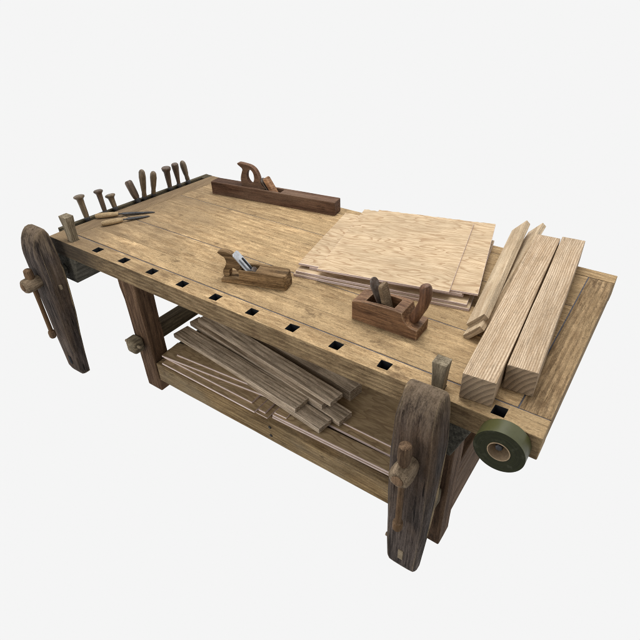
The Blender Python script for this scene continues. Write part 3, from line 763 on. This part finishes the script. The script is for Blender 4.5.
# olive tape roll hanging at the front right corner
tc_ = (1.7775, -.043)
tp = thing('tape_roll', 'dark olive green roll of tape hanging on the front edge at the right corner', 'tape roll', (tc_[0], 0, T + tc_[1]))
def tube_y(bm, ro, ri, y0, y1, seg=64, mi=(0, 1)):
    rows = []
    for r, y in ((ro, y1), (ro, y0), (ri, y0), (ri, y1)):
        rows.append([bm.verts.new((r * math.cos(2 * math.pi * k / seg), y, r * math.sin(2 * math.pi * k / seg))) for k in range(seg)])
    for r in range(4):
        A, B = rows[r], rows[(r + 1) % 4]
        for k in range(seg):
            f = bm.faces.new([A[k], A[(k + 1) % seg], B[(k + 1) % seg], B[k]]); f.material_index = mi[0] if r in (0, 2) else mi[1]
bm = bmesh.new(); tube_y(bm, .0585, .0262, -.0465, -.003); o = link('tape', bm, [M['tape'], M['tape_side']], tp, I4, smooth=True, bevel=.001)
bm = bmesh.new(); tube_y(bm,   .0262, .0238, -.0475, -.002, mi=(0, 0)); link('core', bm, M['card'], tp, I4, smooth=True, bevel=.0006)

# ---- lumber on the shelf
gb = 'old boards piled on the bench shelf'
def board_c(name, label, cornerFR, ang, L, W, ztop, th, mat, cat='board', group=gb, jig=.0012):
    """front-right top corner, angle of the length"""
    a = math.radians(ang); d = V(math.cos(a), math.sin(a), 0)
    o_ = V(cornerFR[0], cornerFR[1], 0) - d * L
    bm = bmesh.new(); box(bm, (0, 0, 0), (L, W, th), (8, 1, 1))
    o = link(name, bm, mat, None, Matrix.Translation((o_.x, o_.y, T + ztop - th)) @ Matrix.Rotation(a, 4, 'Z'), bevel=.0015, jig=jig, jscale=5, seed=cornerFR[0] * 40)
    tag(o, label, cat, group); return o
board_c('board', 'broad grey board lying uppermost at the front of the shelf pile', (1.095, .075), -5.85, .680, .072, -.385, .019, M['board'])
board_c('board', 'grey-brown board just under the broad front one, its end poking out to the right', (1.204, .059), -7.6, .640, .0625, -.4055, .020, M['board'])
board_c('board', 'long board lying on top at the back of the shelf pile, under the bench top', (1.193, .143), -8.2, .745, .064, -.360, .0185, M['board'])
board_c('board', 'narrow board squeezed below the long back one, ending slightly left of it', (1.164, .134), -7.7, .752, .050, -.3795, .020, M['board'])
board_c('board', 'low board farthest to the right, below the ends of the other boards', (1.242, .1215), -9.0, .600, .066, -.4055, .0205, M['board'])
board_c('shelf_timber', 'thick square timber at the back of the shelf pile', (1.209, .242), -8.4, .70, .065, -.379, .072, M['board'], cat='timber', jig=.001)
PLL = [M['ply_low'], M['ply_low_e']]
gs = 'thin plywood strips lying on the bench shelf'
def strip_c(label, FL, ang, L, W, ztop, th):
    rect_obj('plywood_strip', label, 'plywood strip', gs, FL, ang, L, W, ztop - th, th, PLL)
strip_c('lowest short plywood strip in front of the left shelf pile, ending by the bolts', (.60, .036), -.2, .400, .090, -.4482, .0062)
strip_c('longest front plywood strip of the left shelf pile, along the shelf rail', (.463, .0305), -.25, .484, .110, -.4402, .0078)
strip_c('small square plywood offcut wedged between strips near the rail bolts', (.950, .0465), 0, .032, .060, -.4400, .0080)
strip_c('plywood strip second from the front in the left shelf pile', (.449, .0555), -.25, .466, .095, -.4320, .0080)
strip_c('skewed plywood strip near the top of the left shelf pile, touching the left leg', (.444, .050), 5.6, .560, .095, -.4238, .0080)
strip_c('topmost plywood strip under the broad board, short of the left leg', (.500, .081), 4.2, .450, .070, -.4158, .0078)
strip_c('lower front plywood strip on the right half of the shelf, running behind the vise', (1.012, .047), 1.0, .560, .056, -.4440, .0085)
strip_c('upper front plywood strip on the right half of the shelf', (1.013, .049), 1.0, .558, .052, -.4352, .0082)
strip_c('tiny plywood scrap lying on the right front strip, under the board ends', (1.016, .056), 2, .052, .030, -.4296, .0052)
strip_c('plywood strip behind the right front strips', (1.030, .118), -.6, .545, .20, -.4325, .0100)
strip_c('wide plywood strip farthest back on the right of the shelf', (1.040, .145), -.4, .540, .30, -.4250, .0072)

# ------------------------------------------------------------------ camera, backdrop light, lamps
cam = bpy.data.cameras.new('camera'); co = bpy.data.objects.new('camera', cam); COL.objects.link(co)
co.location = (1.9202390, -.8947137, .8736241 + T)
co.rotation_mode = 'XYZ'; co.rotation_euler = (.9561989, .0285320, .6102242)
cam.sensor_fit = 'HORIZONTAL'; cam.sensor_width = 36; cam.lens = 36 * 522.6428 / 640
cam.clip_start = .01; cam.clip_end = 200
SC.camera = co

wd = bpy.data.worlds.new('World'); SC.world = wd; wd.use_nodes = True
N = NT(wd.node_tree); wd.node_tree.nodes.clear()
wo = N.new('ShaderNodeOutputWorld'); bg = N.new('ShaderNodeBackground'); N.l.new(bg.outputs[0], wo.inputs[0])
tc = N.new('ShaderNodeTexCoord'); sx = N.new('ShaderNodeSeparateXYZ'); N.l.new(tc.outputs['Generated'], sx.inputs[0])
# a white backdrop round the subject, dimmed behind the camera and straight below for contrast
dv = N.math('ADD', N.math('MULTIPLY', sx.outputs[0], -.573), N.math('MULTIPLY', sx.outputs[1], .819))
lit = N.rng(dv, -.55, .0)
lit = N.math('MULTIPLY', lit, N.rng(sx.outputs[2], -.985, -.93))
val = N.rng(lit, 0, 1, .42, .913, smooth=False)
cc = N.new('ShaderNodeCombineColor')
for i in range(3): N.put(cc.inputs[i], val)
N.put(bg.inputs[0], cc.outputs[0]); bg.inputs[1].default_value = 1.0

def area(name, loc, target, size, energy, col=(1, 1, 1), sy=None):
    l = bpy.data.lights.new(name, 'AREA'); l.energy = energy; l.color = col; l.shape = 'RECTANGLE'; l.size = size; l.size_y = sy or size
    o = bpy.data.objects.new(name, l); COL.objects.link(o); o.location = loc
    o.rotation_euler = (Vector(target) - Vector(loc)).to_track_quat('-Z', 'Y').to_euler(); return o
area('overhead_softbox', (.9, 1.0, 3.4), (.95, .4, .6), 1.4, 74, (1.0, .985, .96))
area('added_front_fill', (.1, -3.0, 1.5), (.95, .2, .25), 1.8, 40, (1.0, .97, .93))  # added fill light, no such lamp known; brightens the shelf and front

SC.view_settings.view_transform = 'Standard'; SC.view_settings.look = 'None'; SC.view_settings.exposure = 0
SC.render.engine = 'CYCLES'
SC.cycles.use_denoising = True
SC.cycles.pixel_filter_type = 'BLACKMAN_HARRIS'; SC.cycles.filter_width = 1.05
SC.cycles.max_bounces = 6
SC.cycles.sample_clamp_indirect = 4
